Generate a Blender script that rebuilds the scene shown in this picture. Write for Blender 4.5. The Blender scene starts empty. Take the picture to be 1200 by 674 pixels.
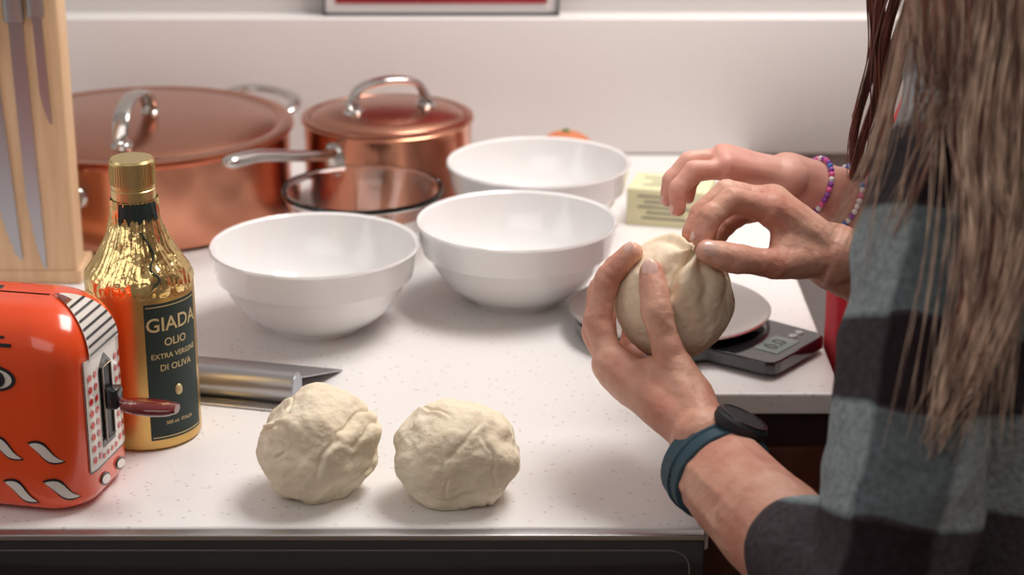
import bpy, bmesh, math, random
import numpy as np
from mathutils import Vector, Matrix, noise, Euler
random.seed(7)
V=Vector
# ---------------------------------------------------------------- materials
def new_mat(name):
    m=bpy.data.materials.new(name); m.use_nodes=True
    nt=m.node_tree; b=nt.nodes['Principled BSDF']
    return m,nt,b
def mat(name,col,rough=.5,metal=0,bump=0,bscale=200,var=0,vscale=20,trans=0,ior=1.45,sss=0,coat=0,detail=4,spec=None,col2=None,bdist=.002):
    m,nt,b=new_mat(name)
    b.inputs['Base Color'].default_value=(*col,1)
    b.inputs['Roughness'].default_value=rough
    b.inputs['Metallic'].default_value=metal
    b.inputs['IOR'].default_value=ior
    b.inputs['Transmission Weight'].default_value=trans
    if coat: b.inputs['Coat Weight'].default_value=coat; b.inputs['Coat Roughness'].default_value=.08
    if spec is not None: b.inputs['Specular IOR Level'].default_value=spec
    if sss:
        b.inputs['Subsurface Weight'].default_value=sss
        b.inputs['Subsurface Radius'].default_value=(1,.45,.3)
        b.inputs['Subsurface Scale'].default_value=.008
    tc=nt.nodes.new('ShaderNodeTexCoord')
    if bump:
        n=nt.nodes.new('ShaderNodeTexNoise'); n.inputs['Scale'].default_value=bscale; n.inputs['Detail'].default_value=detail
        nt.links.new(tc.outputs['Object'],n.inputs['Vector'])
        bp=nt.nodes.new('ShaderNodeBump'); bp.inputs['Strength'].default_value=bump; bp.inputs['Distance'].default_value=bdist
        nt.links.new(n.outputs['Fac'],bp.inputs['Height']); nt.links.new(bp.outputs['Normal'],b.inputs['Normal'])
    if var or col2:
        n=nt.nodes.new('ShaderNodeTexNoise'); n.inputs['Scale'].default_value=vscale; n.inputs['Detail'].default_value=5
        nt.links.new(tc.outputs['Object'],n.inputs['Vector'])
        r=nt.nodes.new('ShaderNodeValToRGB')
        c2=col2 if col2 else tuple(c*(1-var) for c in col)
        r.color_ramp.elements[0].position=.35; r.color_ramp.elements[1].position=.65
        r.color_ramp.elements[0].color=(*c2,1); r.color_ramp.elements[1].color=(*col,1)
        nt.links.new(n.outputs['Fac'],r.inputs['Fac']); nt.links.new(r.outputs['Color'],b.inputs['Base Color'])
    return m
def speckle(name,base,spot,scale,rough,thr=.12):
    m,nt,b=new_mat(name); b.inputs['Roughness'].default_value=rough
    tc=nt.nodes.new('ShaderNodeTexCoord'); v=nt.nodes.new('ShaderNodeTexVoronoi'); v.inputs['Scale'].default_value=scale
    nt.links.new(tc.outputs['Object'],v.inputs['Vector'])
    r=nt.nodes.new('ShaderNodeValToRGB'); r.color_ramp.elements[0].position=thr; r.color_ramp.elements[1].position=thr+.08
    r.color_ramp.elements[0].color=(*spot,1); r.color_ramp.elements[1].color=(*base,1)
    nt.links.new(v.outputs['Distance'],r.inputs['Fac']); nt.links.new(r.outputs['Color'],b.inputs['Base Color'])
    return m
def wood(name,c1,c2,scale=(3,30,3),rough=.5):
    m,nt,b=new_mat(name); b.inputs['Roughness'].default_value=rough
    tc=nt.nodes.new('ShaderNodeTexCoord'); mp=nt.nodes.new('ShaderNodeMapping'); mp.inputs['Scale'].default_value=scale
    n=nt.nodes.new('ShaderNodeTexNoise'); n.inputs['Scale'].default_value=4; n.inputs['Detail'].default_value=6
    r=nt.nodes.new('ShaderNodeValToRGB'); r.color_ramp.elements[0].position=.3; r.color_ramp.elements[1].position=.7
    r.color_ramp.elements[0].color=(*c1,1); r.color_ramp.elements[1].color=(*c2,1)
    nt.links.new(tc.outputs['Object'],mp.inputs['Vector']); nt.links.new(mp.outputs['Vector'],n.inputs['Vector'])
    nt.links.new(n.outputs['Fac'],r.inputs['Fac']); nt.links.new(r.outputs['Color'],b.inputs['Base Color'])
    return m
def plaid(name,dA,pA,oA,dB,pB,oB,cols):
    m,nt,b=new_mat(name); b.inputs['Roughness'].default_value=.92; b.inputs['Specular IOR Level'].default_value=.12
    tc=nt.nodes.new('ShaderNodeTexCoord')
    def stripe(d,p,o):
        dp=nt.nodes.new('ShaderNodeVectorMath'); dp.operation='DOT_PRODUCT'; dp.inputs[1].default_value=V(d).normalized()
        nt.links.new(dist.outputs[0],dp.inputs[0])
        a=nt.nodes.new('ShaderNodeMath'); a.operation='MULTIPLY_ADD'; a.inputs[1].default_value=1/p; a.inputs[2].default_value=o
        nt.links.new(dp.outputs['Value'],a.inputs[0])
        f=nt.nodes.new('ShaderNodeMath'); f.operation='FRACT'; nt.links.new(a.outputs[0],f.inputs[0])
        r=nt.nodes.new('ShaderNodeValToRGB'); e=r.color_ramp
        e.elements[0].position=0; e.elements[0].color=(0,0,0,1)
        e.elements[1].position=.45; e.elements[1].color=(1,1,1,1)
        x=e.elements.new(.41); x.color=(0,0,0,1)
        x=e.elements.new(.965); x.color=(1,1,1,1)
        x=e.elements.new(1.0); x.color=(0,0,0,1)
        nt.links.new(f.outputs[0],r.inputs['Fac']); return r.outputs['Color']
    nz=nt.nodes.new('ShaderNodeTexNoise'); nz.inputs['Scale'].default_value=14; nz.inputs['Detail'].default_value=2
    nt.links.new(tc.outputs['Object'],nz.inputs['Vector'])
    dist=nt.nodes.new('ShaderNodeVectorMath'); dist.operation='MULTIPLY_ADD'
    nt.links.new(nz.outputs['Color'],dist.inputs[0]); dist.inputs[1].default_value=(.02,.02,.02); nt.links.new(tc.outputs['Object'],dist.inputs[2])
    A=stripe(dA,pA,oA); B=stripe(dB,pB,oB)
    mx=nt.nodes.new('ShaderNodeMath'); mx.operation='MULTIPLY_ADD'; mx.inputs[1].default_value=.55
    h=nt.nodes.new('ShaderNodeMath'); h.operation='MULTIPLY'; h.inputs[1].default_value=.43
    nt.links.new(B,h.inputs[0]); nt.links.new(A,mx.inputs[0]); nt.links.new(h.outputs[0],mx.inputs[2])
    r=nt.nodes.new('ShaderNodeValToRGB'); e=r.color_ramp
    e.elements[0].position=0; e.elements[0].color=(*cols[0],1); e.elements[1].position=.98; e.elements[1].color=(*cols[3],1)
    x=e.elements.new(.43); x.color=(*cols[1],1); x=e.elements.new(.55); x.color=(*cols[2],1)
    nt.links.new(mx.outputs[0],r.inputs['Fac'])
    y=nt.nodes.new('ShaderNodeTexNoise'); y.inputs['Scale'].default_value=260; y.inputs['Detail'].default_value=3
    nt.links.new(tc.outputs['Object'],y.inputs['Vector'])
    yr=nt.nodes.new('ShaderNodeMapRange'); yr.inputs['From Min'].default_value=.3; yr.inputs['From Max'].default_value=.7; yr.inputs['To Min'].default_value=.72; yr.inputs['To Max'].default_value=1.2
    nt.links.new(y.outputs['Fac'],yr.inputs['Value'])
    mm_=nt.nodes.new('ShaderNodeVectorMath'); mm_.operation='SCALE'; nt.links.new(r.outputs['Color'],mm_.inputs[0]); nt.links.new(yr.outputs[0],mm_.inputs['Scale'])
    nt.links.new(mm_.outputs[0],b.inputs['Base Color'])
    n=nt.nodes.new('ShaderNodeTexNoise'); n.inputs['Scale'].default_value=26; n.inputs['Detail'].default_value=8
    nt.links.new(tc.outputs['Object'],n.inputs['Vector'])
    bp=nt.nodes.new('ShaderNodeBump'); bp.inputs['Strength'].default_value=.8; bp.inputs['Distance'].default_value=.010
    nt.links.new(n.outputs['Fac'],bp.inputs['Height']); nt.links.new(bp.outputs['Normal'],b.inputs['Normal'])
    return m
M={}
M['wall']=mat('wall_paint',(.66,.63,.62),.6,bump=.05,bscale=80)
M['splash']=speckle('backsplash_quartz',(.81,.78,.765),(.73,.69,.67),160,.35,.10)
M['counter']=speckle('counter_quartz',(.82,.80,.79),(.64,.59,.56),130,.30,.11)
M['floor']=wood('floor_wood',(.22,.13,.07),(.35,.22,.13))
M['ceil']=mat('ceiling_paint',(.75,.75,.75),.8)
M['cab']=wood('cabinet_wood',(.085,.022,.012),(.15,.045,.024),(20,3,3),.4)
M['gap_shade']=mat('cabinet_gap_shade',(.03,.012,.01),.6)  # near-black brown, shade of the recess put into the colour
M['steel']=mat('brushed_steel',(.62,.60,.58),.2,1)
M['steel_r']=mat('satin_steel',(.44,.44,.45),.38,1)
M['blade']=mat('knife_steel',(.42,.45,.49),.33,1,bump=.04,bscale=60)
M['copper']=mat('copper',(.74,.335,.215),.24,1,bump=.03,bscale=200,col2=(.60,.255,.16),vscale=9)
M['copper_lid']=mat('copper_lid',(.52,.245,.165),.26,1,bump=.03,bscale=40)
M['china']=mat('white_porcelain',(.83,.82,.815),.14,coat=.4)
M['glass']=mat('clear_glass',(.97,.98,.98),.03,trans=1,ior=1.5)
M['gold']=mat('gold_bottle_paint',(.66,.43,.15),.34,1,bump=.05,bscale=120)
M['foil']=mat('gold_foil',(.90,.68,.30),.2,1,bump=1.0,bscale=110,detail=3)
M['goldcap']=mat('gold_cap',(.76,.61,.29),.3,1)
M['label']=mat('label_green',(.012,.028,.024),.5)
M['gtext']=mat('label_gold_print',(.62,.5,.26),.4,.3)
M['black']=mat('black_plastic',(.012,.012,.014),.3)
M['dial']=mat('watch_dial',(.012,.014,.018),.55)
M['blackglass']=mat('black_glass',(.012,.013,.016),.06,coat=1)
M['orange']=mat('enamel_orange',(.88,.085,.018),.2,coat=.6)
M['red']=mat('enamel_red',(.6,.02,.02),.2,coat=.7)
M['darkred']=mat('enamel_dark_red',(.16,.015,.015),.15,coat=1)
M['cream']=mat('enamel_cream',(.78,.73,.68),.2,coat=.7)
M['ink']=mat('enamel_black',(.015,.015,.02),.2,coat=.5)
M['board']=wood('board_beech',(.66,.43,.24),(.78,.55,.34),(40,40,3),.5)
M['dough']=mat('dough',(.86,.765,.60),.85,bump=.6,bscale=150,col2=(.79,.685,.51),vscale=30,sss=.2,detail=10,spec=.15)
M['dough2']=mat('dough_smooth',(.87,.74,.57),.7,bump=.4,bscale=110,col2=(.80,.66,.47),vscale=20,sss=.22,spec=.2,detail=8)
M['skin']=mat('skin',(.71,.40,.29),.5,bump=.5,bscale=230,col2=(.56,.24,.17),vscale=34,sss=.15,detail=8)
M['skin_c']=mat('skin_child',(.78,.43,.34),.45,bump=.12,bscale=160,col2=(.68,.30,.24),vscale=26,sss=.22)
M['nail']=mat('fingernail',(.80,.52,.44),.22,coat=.3)
M['shirt']=plaid('flannel_plaid',(.12,.30,.94),.104,.50,(.93,-.30,-.12),.100,.30,
   [(.020,.013,.016),(.062,.052,.058),(.115,.14,.15),(.285,.335,.35)])
M['redshirt']=mat('red_cotton',(.55,.012,.03),.85,bump=.3,bscale=40)
M['jeans']=mat('denim',(.04,.06,.12),.9,bump=.2,bscale=300)
M['shoe']=mat('shoe_leather',(.05,.04,.04),.5)
M['strap']=mat('watch_strap',(.022,.062,.088),.55)
M['paper']=mat('white_paper',(.85,.83,.82),.7)
M['art']=mat('red_print',(.45,.03,.05),.5,col2=(.30,.015,.03),vscale=12)
M['frame']=mat('frame_dark',(.05,.05,.055),.4)
M['yellow']=mat('yellow_paper',(.78,.75,.48),.6)
M['print']=mat('grey_print',(.25,.25,.2),.6)
M['round_item']=mat('item_copper_skin',(.62,.20,.08),.45,bump=.5,bscale=250)
M['leaf']=mat('stem_green',(.1,.2,.05),.6)
M['lcd']=mat('lcd_panel',(.16,.20,.19),.2)
M['eye']=mat('eye_white',(.85,.85,.85),.2); M['lip']=mat('lips',(.55,.2,.18),.5)
def hairmat(name,cols):
    m,nt,b=new_mat(name); b.inputs['Roughness'].default_value=.4
    g=nt.nodes.new('ShaderNodeTexCoord'); n=nt.nodes.new('ShaderNodeTexNoise'); n.inputs['Scale'].default_value=160; n.inputs['Detail'].default_value=2
    mp=nt.nodes.new('ShaderNodeMapping'); mp.inputs['Scale'].default_value=(1,1,.05)
    nt.links.new(g.outputs['Object'],mp.inputs['Vector']); nt.links.new(mp.outputs['Vector'],n.inputs['Vector'])
    r=nt.nodes.new('ShaderNodeValToRGB'); r.color_ramp.elements[0].position=.34; r.color_ramp.elements[1].position=.64
    r.color_ramp.elements[0].color=(*cols[0],1); r.color_ramp.elements[1].color=(*cols[1],1)
    nt.links.new(n.outputs['Fac'],r.inputs['Fac']); nt.links.new(r.outputs['Color'],b.inputs['Base Color']); return m
M['blonde']=hairmat('hair_blonde',[(.20,.105,.07),(.80,.59,.44)])
M['auburn']=hairmat('hair_auburn',[(.12,.035,.025),(.38,.15,.10)])
M['brown']=hairmat('hair_brown',[(.05,.014,.012),(.26,.085,.06)])
# ---------------------------------------------------------------- mesh helpers
def empty(name):
    o=bpy.data.objects.new(name,None); o.empty_display_size=.02
    bpy.context.collection.objects.link(o); return o
def mk(name,verts,faces,mt,parent=None,smooth=True):
    me=bpy.data.meshes.new(name); me.from_pydata([tuple(v) for v in verts],[],faces)
    me.materials.append(mt); me.validate()
    bm=bmesh.new(); bm.from_mesh(me); bmesh.ops.recalc_face_normals(bm,faces=bm.faces); bm.to_mesh(me); bm.free()
    for p in me.polygons: p.use_smooth=smooth
    o=bpy.data.objects.new(name,me); bpy.context.collection.objects.link(o)
    if parent: o.parent=parent
    return o
def autosmooth(o,ang=35):
    me=o.data
    for p in me.polygons: p.use_smooth=True
    bm=bmesh.new(); bm.from_mesh(me)
    for e in bm.edges:
        if len(e.link_faces)==2 and e.calc_face_angle(0)>math.radians(ang): e.smooth=False
    bm.to_mesh(me); bm.free()
def box(name,a,b,mt,parent=None,bev=0,seg=3):
    bm=bmesh.new(); bmesh.ops.create_cube(bm,size=1)
    a=V(a);b=V(b)
    for v in bm.verts: v.co=V([(a[i]+b[i])/2+v.co[i]*(b[i]-a[i]) for i in range(3)])
    if bev: bmesh.ops.bevel(bm,geom=bm.edges[:],offset=bev,segments=seg,profile=.5,affect='EDGES')
    me=bpy.data.meshes.new(name); bm.to_mesh(me); bm.free(); me.materials.append(mt)
    o=bpy.data.objects.new(name,me); bpy.context.collection.objects.link(o)
    if bev: autosmooth(o,40)
    if parent: o.parent=parent
    return o
def lathe(name,prof,mt,parent=None,seg=96,ang=40):
    verts=[];faces=[];n=len(prof);idx=[]
    for (r,z) in prof:
        if r<1e-6: idx.append([len(verts)]*seg); verts.append((0,0,z))
        else:
            s=len(verts); idx.append(list(range(s,s+seg)))
            for k in range(seg):
                t=2*math.pi*k/seg; verts.append((r*math.cos(t),r*math.sin(t),z))
    for i in range(n-1):
        for k in range(seg):
            q=[idx[i][k],idx[i][(k+1)%seg],idx[i+1][(k+1)%seg],idx[i+1][k]]
            u=[]
            for x in q:
                if x not in u: u.append(x)
            if len(u)>2: faces.append(u)
    o=mk(name,verts,faces,mt,parent); autosmooth(o,ang); return o
def cr(P,n=8):
    P=[np.array(p,float) for p in P]; out=[]
    Q=[2*P[0]-P[1]]+P+[2*P[-1]-P[-2]]
    for i in range(1,len(Q)-2):
        p0,p1,p2,p3=Q[i-1:i+3]
        for k in range(n):
            t=k/n
            out.append(.5*((2*p1)+(-p0+p2)*t+(2*p0-5*p1+4*p2-p3)*t*t+(-p0+3*p1-3*p2+p3)*t**3))
    out.append(P[-1]); return out
def sweep(pts,rad,seg=16,up=(0,0,1),power=2,closed=False):
    pts=[V(p[:3]) for p in pts]; n=len(pts); verts=[];faces=[]; up=V(up)
    for i in range(n):
        if closed: t=(pts[(i+1)%n]-pts[i-1])
        else: t=(pts[min(i+1,n-1)]-pts[max(i-1,0)])
        t.normalize()
        s=t.cross(up)
        if s.length<1e-4: s=t.cross(V((0,1,0.01)))
        s.normalize(); w=s.cross(t); a,b=rad[i] if isinstance(rad,list) else rad
        for k in range(seg):
            th=2*math.pi*k/seg; c,sn=math.cos(th),math.sin(th)
            cc=math.copysign(abs(c)**(2/power),c); ss=math.copysign(abs(sn)**(2/power),sn)
            verts.append(pts[i]+s*(a*cc)+w*(b*ss))
    R=n if closed else n-1
    for i in range(R):
        for k in range(seg):
            j=(i+1)%n
            faces.append([i*seg+k,i*seg+(k+1)%seg,j*seg+(k+1)%seg,j*seg+k])
    if not closed:
        faces.append(list(range(seg))); faces.append(list(range((n-1)*seg,n*seg)))
    return verts,faces
def tube(name,pts,rad,mt,parent=None,seg=16,up=(0,0,1),power=2,closed=False,ang=50):
    v,f=sweep(pts,rad,seg,up,power,closed); o=mk(name,v,f,mt,parent); autosmooth(o,ang); return o
def ico(sub):
    bm=bmesh.new(); bmesh.ops.create_icosphere(bm,subdivisions=sub,radius=1); v=[x.co.copy() for x in bm.verts]; bm.free(); return v
ICO=ico(2)
def cone2(p0,r0,p1,r1,seg=24,K=6):
    p0=V(p0);p1=V(p1); d=(p1-p0).length
    if d<1e-6 or d<=abs(r0-r1):
        if r1>r0: p0,r0=p1,r1
        p1=p0; ph=0; ax=V((0,0,1)); r1=r0
    else: ax=(p1-p0)/d; ph=math.asin(max(-1,min(1,(r0-r1)/d)))
    s=ax.orthogonal().normalized(); w=ax.cross(s); verts=[];faces=[]
    rings=[]
    for p,r,a0,a1 in ((p0,r0,-math.pi/2,ph),(p1,r1,ph,math.pi/2)):
        for k in range(K+1):
            th=a0+(a1-a0)*k/K
            rings.append((p+ax*(r*math.sin(th)),r*math.cos(th)))
    idx=[]
    for i,(c,r) in enumerate(rings):
        if i in(0,len(rings)-1): idx.append([len(verts)]*seg); verts.append(c)
        else:
            idx.append(list(range(len(verts),len(verts)+seg)))
            for k in range(seg):
                a=2*math.pi*k/seg; verts.append(c+s*(r*math.cos(a))+w*(r*math.sin(a)))
    for i in range(len(rings)-1):
        for k in range(seg):
            q=[idx[i][k],idx[i][(k+1)%seg],idx[i+1][(k+1)%seg],idx[i+1][k]]; u=[]
            for x in q:
                if x not in u: u.append(x)
            if len(u)>2: faces.append(u)
    return verts,faces
def organic(name,groups,mt,parent=None,voxel=.0015,smooth=6,mod=None):
    """union of tapered limbs / hulls, re-skinned as ONE continuous smooth surface"""
    verts=[];faces=[]
    for g in groups:
        off=len(verts)
        if len(g)<=2:
            v,f=cone2(g[0][0],g[0][1],g[-1][0],g[-1][1]); verts+=v; faces+=[[i+off for i in q] for q in f]; continue
        bm=bmesh.new()
        for p,r in g:
            p=V(p)
            for d in ICO: bm.verts.new(p+d*(r*1.02))
        res=bmesh.ops.convex_hull(bm,input=bm.verts[:])
        kill=set(x for x in list(res['geom_interior'])+list(res['geom_unused']) if isinstance(x,bmesh.types.BMVert))
        bmesh.ops.delete(bm,geom=[v for v in kill if v.is_valid],context='VERTS')
        bmesh.ops.delete(bm,geom=[v for v in bm.verts if not v.link_faces],context='VERTS')
        bmesh.ops.recalc_face_normals(bm,faces=bm.faces)
        bm.verts.index_update()
        verts+= [v.co.copy() for v in bm.verts]; faces+=[[v.index+off for v in f.verts] for f in bm.faces]
        bm.free()
    me=bpy.data.meshes.new(name+'_src'); me.from_pydata([tuple(v) for v in verts],[],faces)
    o=bpy.data.objects.new(name,me); bpy.context.collection.objects.link(o)
    m=o.modifiers.new('r','REMESH'); m.mode='VOXEL'; m.voxel_size=voxel; m.use_smooth_shade=True
    s=o.modifiers.new('s','SMOOTH'); s.factor=.5; s.iterations=smooth
    dg=bpy.context.evaluated_depsgraph_get(); dg.update()
    me2=bpy.data.meshes.new_from_object(o.evaluated_get(dg)); me2.name=name
    o.modifiers.clear(); o.data=me2; bpy.data.meshes.remove(me)
    me2.materials.clear(); me2.materials.append(mt)
    if mod:
        nr=[v.normal.copy() for v in me2.vertices]
        for v,n_ in zip(me2.vertices,nr): v.co=mod(v.co.copy(),n_)
    me2.polygons.foreach_set('use_smooth',[True]*len(me2.polygons))
    if parent: o.parent=parent
    return o
def ball(name,c,s,mt,parent=None,rot=None,sub=4,fn=None):
    bm=bmesh.new(); bmesh.ops.create_icosphere(bm,subdivisions=sub,radius=1)
    R=rot if rot is not None else Matrix.Identity(3)
    for v in bm.verts:
        co=v.co.copy()
        if fn: co=fn(co)
        v.co=V(c)+R@V((co.x*s[0],co.y*s[1],co.z*s[2]))
    me=bpy.data.meshes.new(name); bm.to_mesh(me); bm.free(); me.materials.append(mt)
    for p in me.polygons: p.use_smooth=True
    o=bpy.data.objects.new(name,me); bpy.context.collection.objects.link(o)
    if parent: o.parent=parent
    return o
def textmesh(body,size):
    cu=bpy.data.curves.new('t','FONT'); cu.body=body; cu.size=size; cu.align_x='CENTER'; cu.resolution_u=3; cu.offset=size*.012
    o=bpy.data.objects.new('t',cu); bpy.context.collection.objects.link(o)
    dg=bpy.context.evaluated_depsgraph_get(); dg.update()
    me=bpy.data.meshes.new_from_object(o.evaluated_get(dg))
    v=[x.co.copy() for x in me.vertices]; f=[list(p.vertices) for p in me.polygons]
    bpy.data.objects.remove(o); bpy.data.meshes.remove(me); return v,f
def mm(*a): return V((a[0]/1000,a[1]/1000,a[2]/1000))
# ================= organic parts first (keeps dependency graph small) =================
D=V((.1029,1.223,.1134))
def hand_groups(wr,fingers,thumb,radf,radt,palm_r=.0105,wr_r=.017):
    G=[]
    mc=[f[0] for f in fingers]
    side=(mc[3]-mc[0]).normalized()
    wa=wr-side*.0105; wb=wr+side*.0105
    G.append([(wa,wr_r),(wb,wr_r)])
    wpts=[wa,wa*.66+wb*.34,wa*.34+wb*.66,wb]
    for i in range(4):
        r=radf[i]
        G.append([(wpts[i],wr_r*.82),(mc[i],r*1.18)])
        f=fingers[i]
        G.append([(f[0],r*1.17),(f[0].lerp(f[1],.5),r*1.0)])
        G.append([(f[0].lerp(f[1],.5),r*1.0),(f[1],r*1.09)])
        G.append([(f[1],r*1.09),(f[1].lerp(f[2],.5),r*.94)]); G.append([(f[1].lerp(f[2],.5),r*.94),(f[2],r*.97)])
        G.append([(f[2],r*.97),(f[3],r*.83)])
        if i<3: G.append([(wpts[i],wr_r*.8),(wpts[i+1],wr_r*.8),(mc[i],palm_r),(mc[i+1],palm_r)])
    c,m,ip,tp=thumb; r=radt
    G.append([(wa,wr_r*.85),(c,r*1.5)]); G.append([(c,r*1.5),(m,r*1.14)]); G.append([(m,r*1.14),(m.lerp(ip,.5),r*.97)])
    G.append([(m.lerp(ip,.5),r*.97),(ip,r*1.08)]); G.append([(ip,r*1.08),(ip.lerp(tp,.6),r*1.0)]); G.append([(ip.lerp(tp,.6),r*1.0),(tp,r*.82)])
    G.append([(wa,wr_r*.75),(c,r*1.25),(m,r*.8),(mc[0].lerp(wa,.35),palm_r*.8)])
    G.append([(c,r),(m,r*.55),(mc[0].lerp(wa,.15),palm_r*.55)])
    return G
def creases(joints,amp=.0005):
    J=[]
    for f in joints:
        for i in (1,2):
            ax=(f[min(i+1,3)]-f[i-1]).normalized(); J.append((f[i],ax))
    def fn(co,n):
        d=0
        for p,ax in J:
            q=co-p
            if q.length<.012:
                s=q.dot(ax); wgt=max(0,1-(q.length/.012)**2)
                d-=amp*wgt*(math.cos(s/.0011*1.0)*.5+.5)
        d+=.00040*noise.noise(co*130)+.0007*noise.noise(co*55)
        return co+n*d
    return fn
def nail(name,tip,prev,n,r,parent,mt=None):
    t=(tip-prev).normalized(); n=(n-t*n.dot(t)).normalized(); s=t.cross(n)
    R=Matrix((s,t,n)).transposed()
    def fn(c):
        c=c.copy(); c.z-=.55*c.x*c.x; return c
    ball(name,tip-t*r*.05+n*r*.74,(r*.62,r*.80,r*.22),mt or M['nail'],parent,rot=R,sub=3,fn=fn)
woman=empty('woman')
LW=mm(119.9,1139,53)
LF=[[mm(62,1189,83),mm(53.5,1204,105),mm(60,1213,131.5),mm(75,1215,147)],
    [mm(66,1205,69),mm(53.4,1223.6,91),mm(56.4,1239,113.5),mm(67,1249,127)],
    [mm(75,1219,61),mm(60,1243,76),mm(61,1258,94),mm(74,1262,110)],
    [mm(88,1229,59),mm(77,1252,66),mm(79,1265,80),mm(86,1267,92)]]
LT=[mm(110,1157,74),mm(97.5,1169,93),mm(88.5,1177.5,121),mm(86,1194,141.5)]
LE=V((.173,.963,.0375)); LWc=V((.1204,1.124,.043))
g=hand_groups(LW,LF,LT,[.0085,.0087,.0082,.007],.0092,palm_r=.0125,wr_r=.0195)
fdir=(LE-LWc).normalized(); sd=V((1,.1,.6)); sd=(sd-fdir*sd.dot(fdir)).normalized()
ELB=LE+V((.018,0,-.001))
g+=[[(LW-V((.004,0,.0)),.0195),(LW+V((.004,0,0)),.0195),(LWc-sd*.005,.0235),(LWc+sd*.005,.0235)],
    [(LWc-sd*.005,.0235),(LWc+sd*.005,.0235),(LWc.lerp(LE,.45),.031)],[(LWc.lerp(LE,.45),.031),(LWc.lerp(LE,.72)+V((.004,0,0)),.0305)],[(LWc.lerp(LE,.72)+V((.004,0,0)),.0305),(ELB,.029)]]
organic('left_arm_and_hand',g,M['skin'],woman,voxel=.0012,smooth=6,mod=creases(LF+[LT]))
nail('thumb_nail',LT[3],LT[2],V((-.2,-1,.25)),.0088,woman)
nail('finger_nail',LF[0][3],LF[0][2],V((-.5,-.35,.8)),.0072,woman)
RW=mm(206,1247,134)
RF=[[mm(163,1228,171),mm(137,1221,179),mm(123.3,1212.5,171.5),mm(117.3,1206.5,160)],
    [mm(165,1246,171),mm(135.4,1243,177),mm(119.8,1235,166),mm(114,1227,155)],
    [mm(167,1262,165),mm(140,1262,167),mm(126,1253,157),mm(124,1246,147)],
    [mm(171,1276,156),mm(149,1277,153),mm(137,1269,144),mm(131,1261,137)]]
RT=[mm(191,1231,138),mm(163.6,1208,142),mm(138,1196,149),mm(120,1192.5,155)]
RE=V((.312,1.300,.070))
g=hand_groups(RW,RF,RT,[.0083,.0085,.008,.0068],.0090,palm_r=.0115,wr_r=.0195)
g+=[[(RW,.0215),(RW.lerp(RE,.25),.0235)],[(RW.lerp(RE,.25),.0235),(RW.lerp(RE,.6),.030)],[(RW.lerp(RE,.6),.030),(RE,.031)]]
organic('right_arm_and_hand',g,M['skin'],woman,voxel=.0012,smooth=6,mod=creases(RF+[RT]))
nail('thumb_nail',RT[3],RT[2],V((-.1,-.75,.6)),.0086,woman)
nail('finger_nail',RF[0][3],RF[0][2],V((-.8,-.2,.3)),.0070,woman)
SL=V((.229,1.036,.238)); SR=V((.315,1.265,.236))
def cloth(amp,sc_,seed=0):
    def f(co,n):
        a=noise.noise(co*sc_+V((seed,0,0)))+.5*noise.noise(co*sc_*2.3+V((0,seed,0)))
        b=noise.noise(V((co.x*9+co.z*22,co.y*9,co.z*34-co.x*26))+V((seed,0,0)))
        return co+n*(a*amp+b*amp*1.3)
    return f
UA=SL.lerp(LE,.5)+V((.010,-.004,0))
cuff=LWc.lerp(LE,.72)+V((.004,0,0))
G=[[(SL,.043),(UA,.043)],[(UA,.043),(ELB+V((.006,.0,0)),.041)],[(ELB,.040),(cuff,.0350)],[(cuff.lerp(ELB,.35),.0385),(cuff.lerp(ELB,.08),.0368)],
   [(SR,.043),(V((.33,1.292,.15)),.042)],[(V((.33,1.292,.15)),.042),(RE+V((.004,.002,0)),.039)],[(RE+V((.002,0,0)),.039),(RE.lerp(RW,.35),.034)],
   [(SL+V((.008,.01,.0)),.040),(SR+V((0,-.01,0)),.040),(V((.275,1.13,.262)),.045),(V((.275,1.18,.262)),.045)],
   [(SL+V((.012,.02,-.01)),.042),(SR,.042),(V((.30,1.10,.14)),.075),(V((.32,1.21,.14)),.075)],
   [(V((.30,1.10,.14)),.073),(V((.32,1.21,.14)),.073),(V((.318,1.09,.0)),.074),(V((.340,1.20,.0)),.074)],
   [(V((.318,1.09,.0)),.074),(V((.340,1.20,.0)),.074),(V((.335,1.08,-.13)),.086),(V((.355,1.20,-.13)),.086)],
   [(V((.275,1.15,.285)),.040),(V((.275,1.155,.27)),.05)]]
organic('plaid_shirt',G,M['shirt'],woman,voxel=.003,smooth=6,mod=cloth(.0026,26,3))
G=[[(V((.335,1.085,-.14)),.083),(V((.355,1.195,-.14)),.083)],
   [(V((.335,1.085,-.15)),.075),(V((.335,1.085,-.45)),.05)],[(V((.335,1.085,-.45)),.05),(V((.335,1.085,-.70)),.038)],
   [(V((.355,1.20,-.15)),.075),(V((.36,1.215,-.45)),.05)],[(V((.36,1.215,-.45)),.05),(V((.36,1.215,-.70)),.038)]]
FZ=-.75
organic('jeans',G,M['jeans'],woman,voxel=.006,smooth=4,mod=cloth(.002,18,5))
for yy,xx in ((1.085,.335),(1.215,.36)):
    organic('shoe',[[(V((xx+.01,yy,FZ+.03)),.03),(V((xx-.05,yy-.01,FZ+.025)),.025)],[(V((xx-.05,yy-.01,FZ+.022)),.022),(V((xx-.10,yy-.015,FZ+.018)),.018)]],M['shoe'],woman,voxel=.004,smooth=3)
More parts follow.
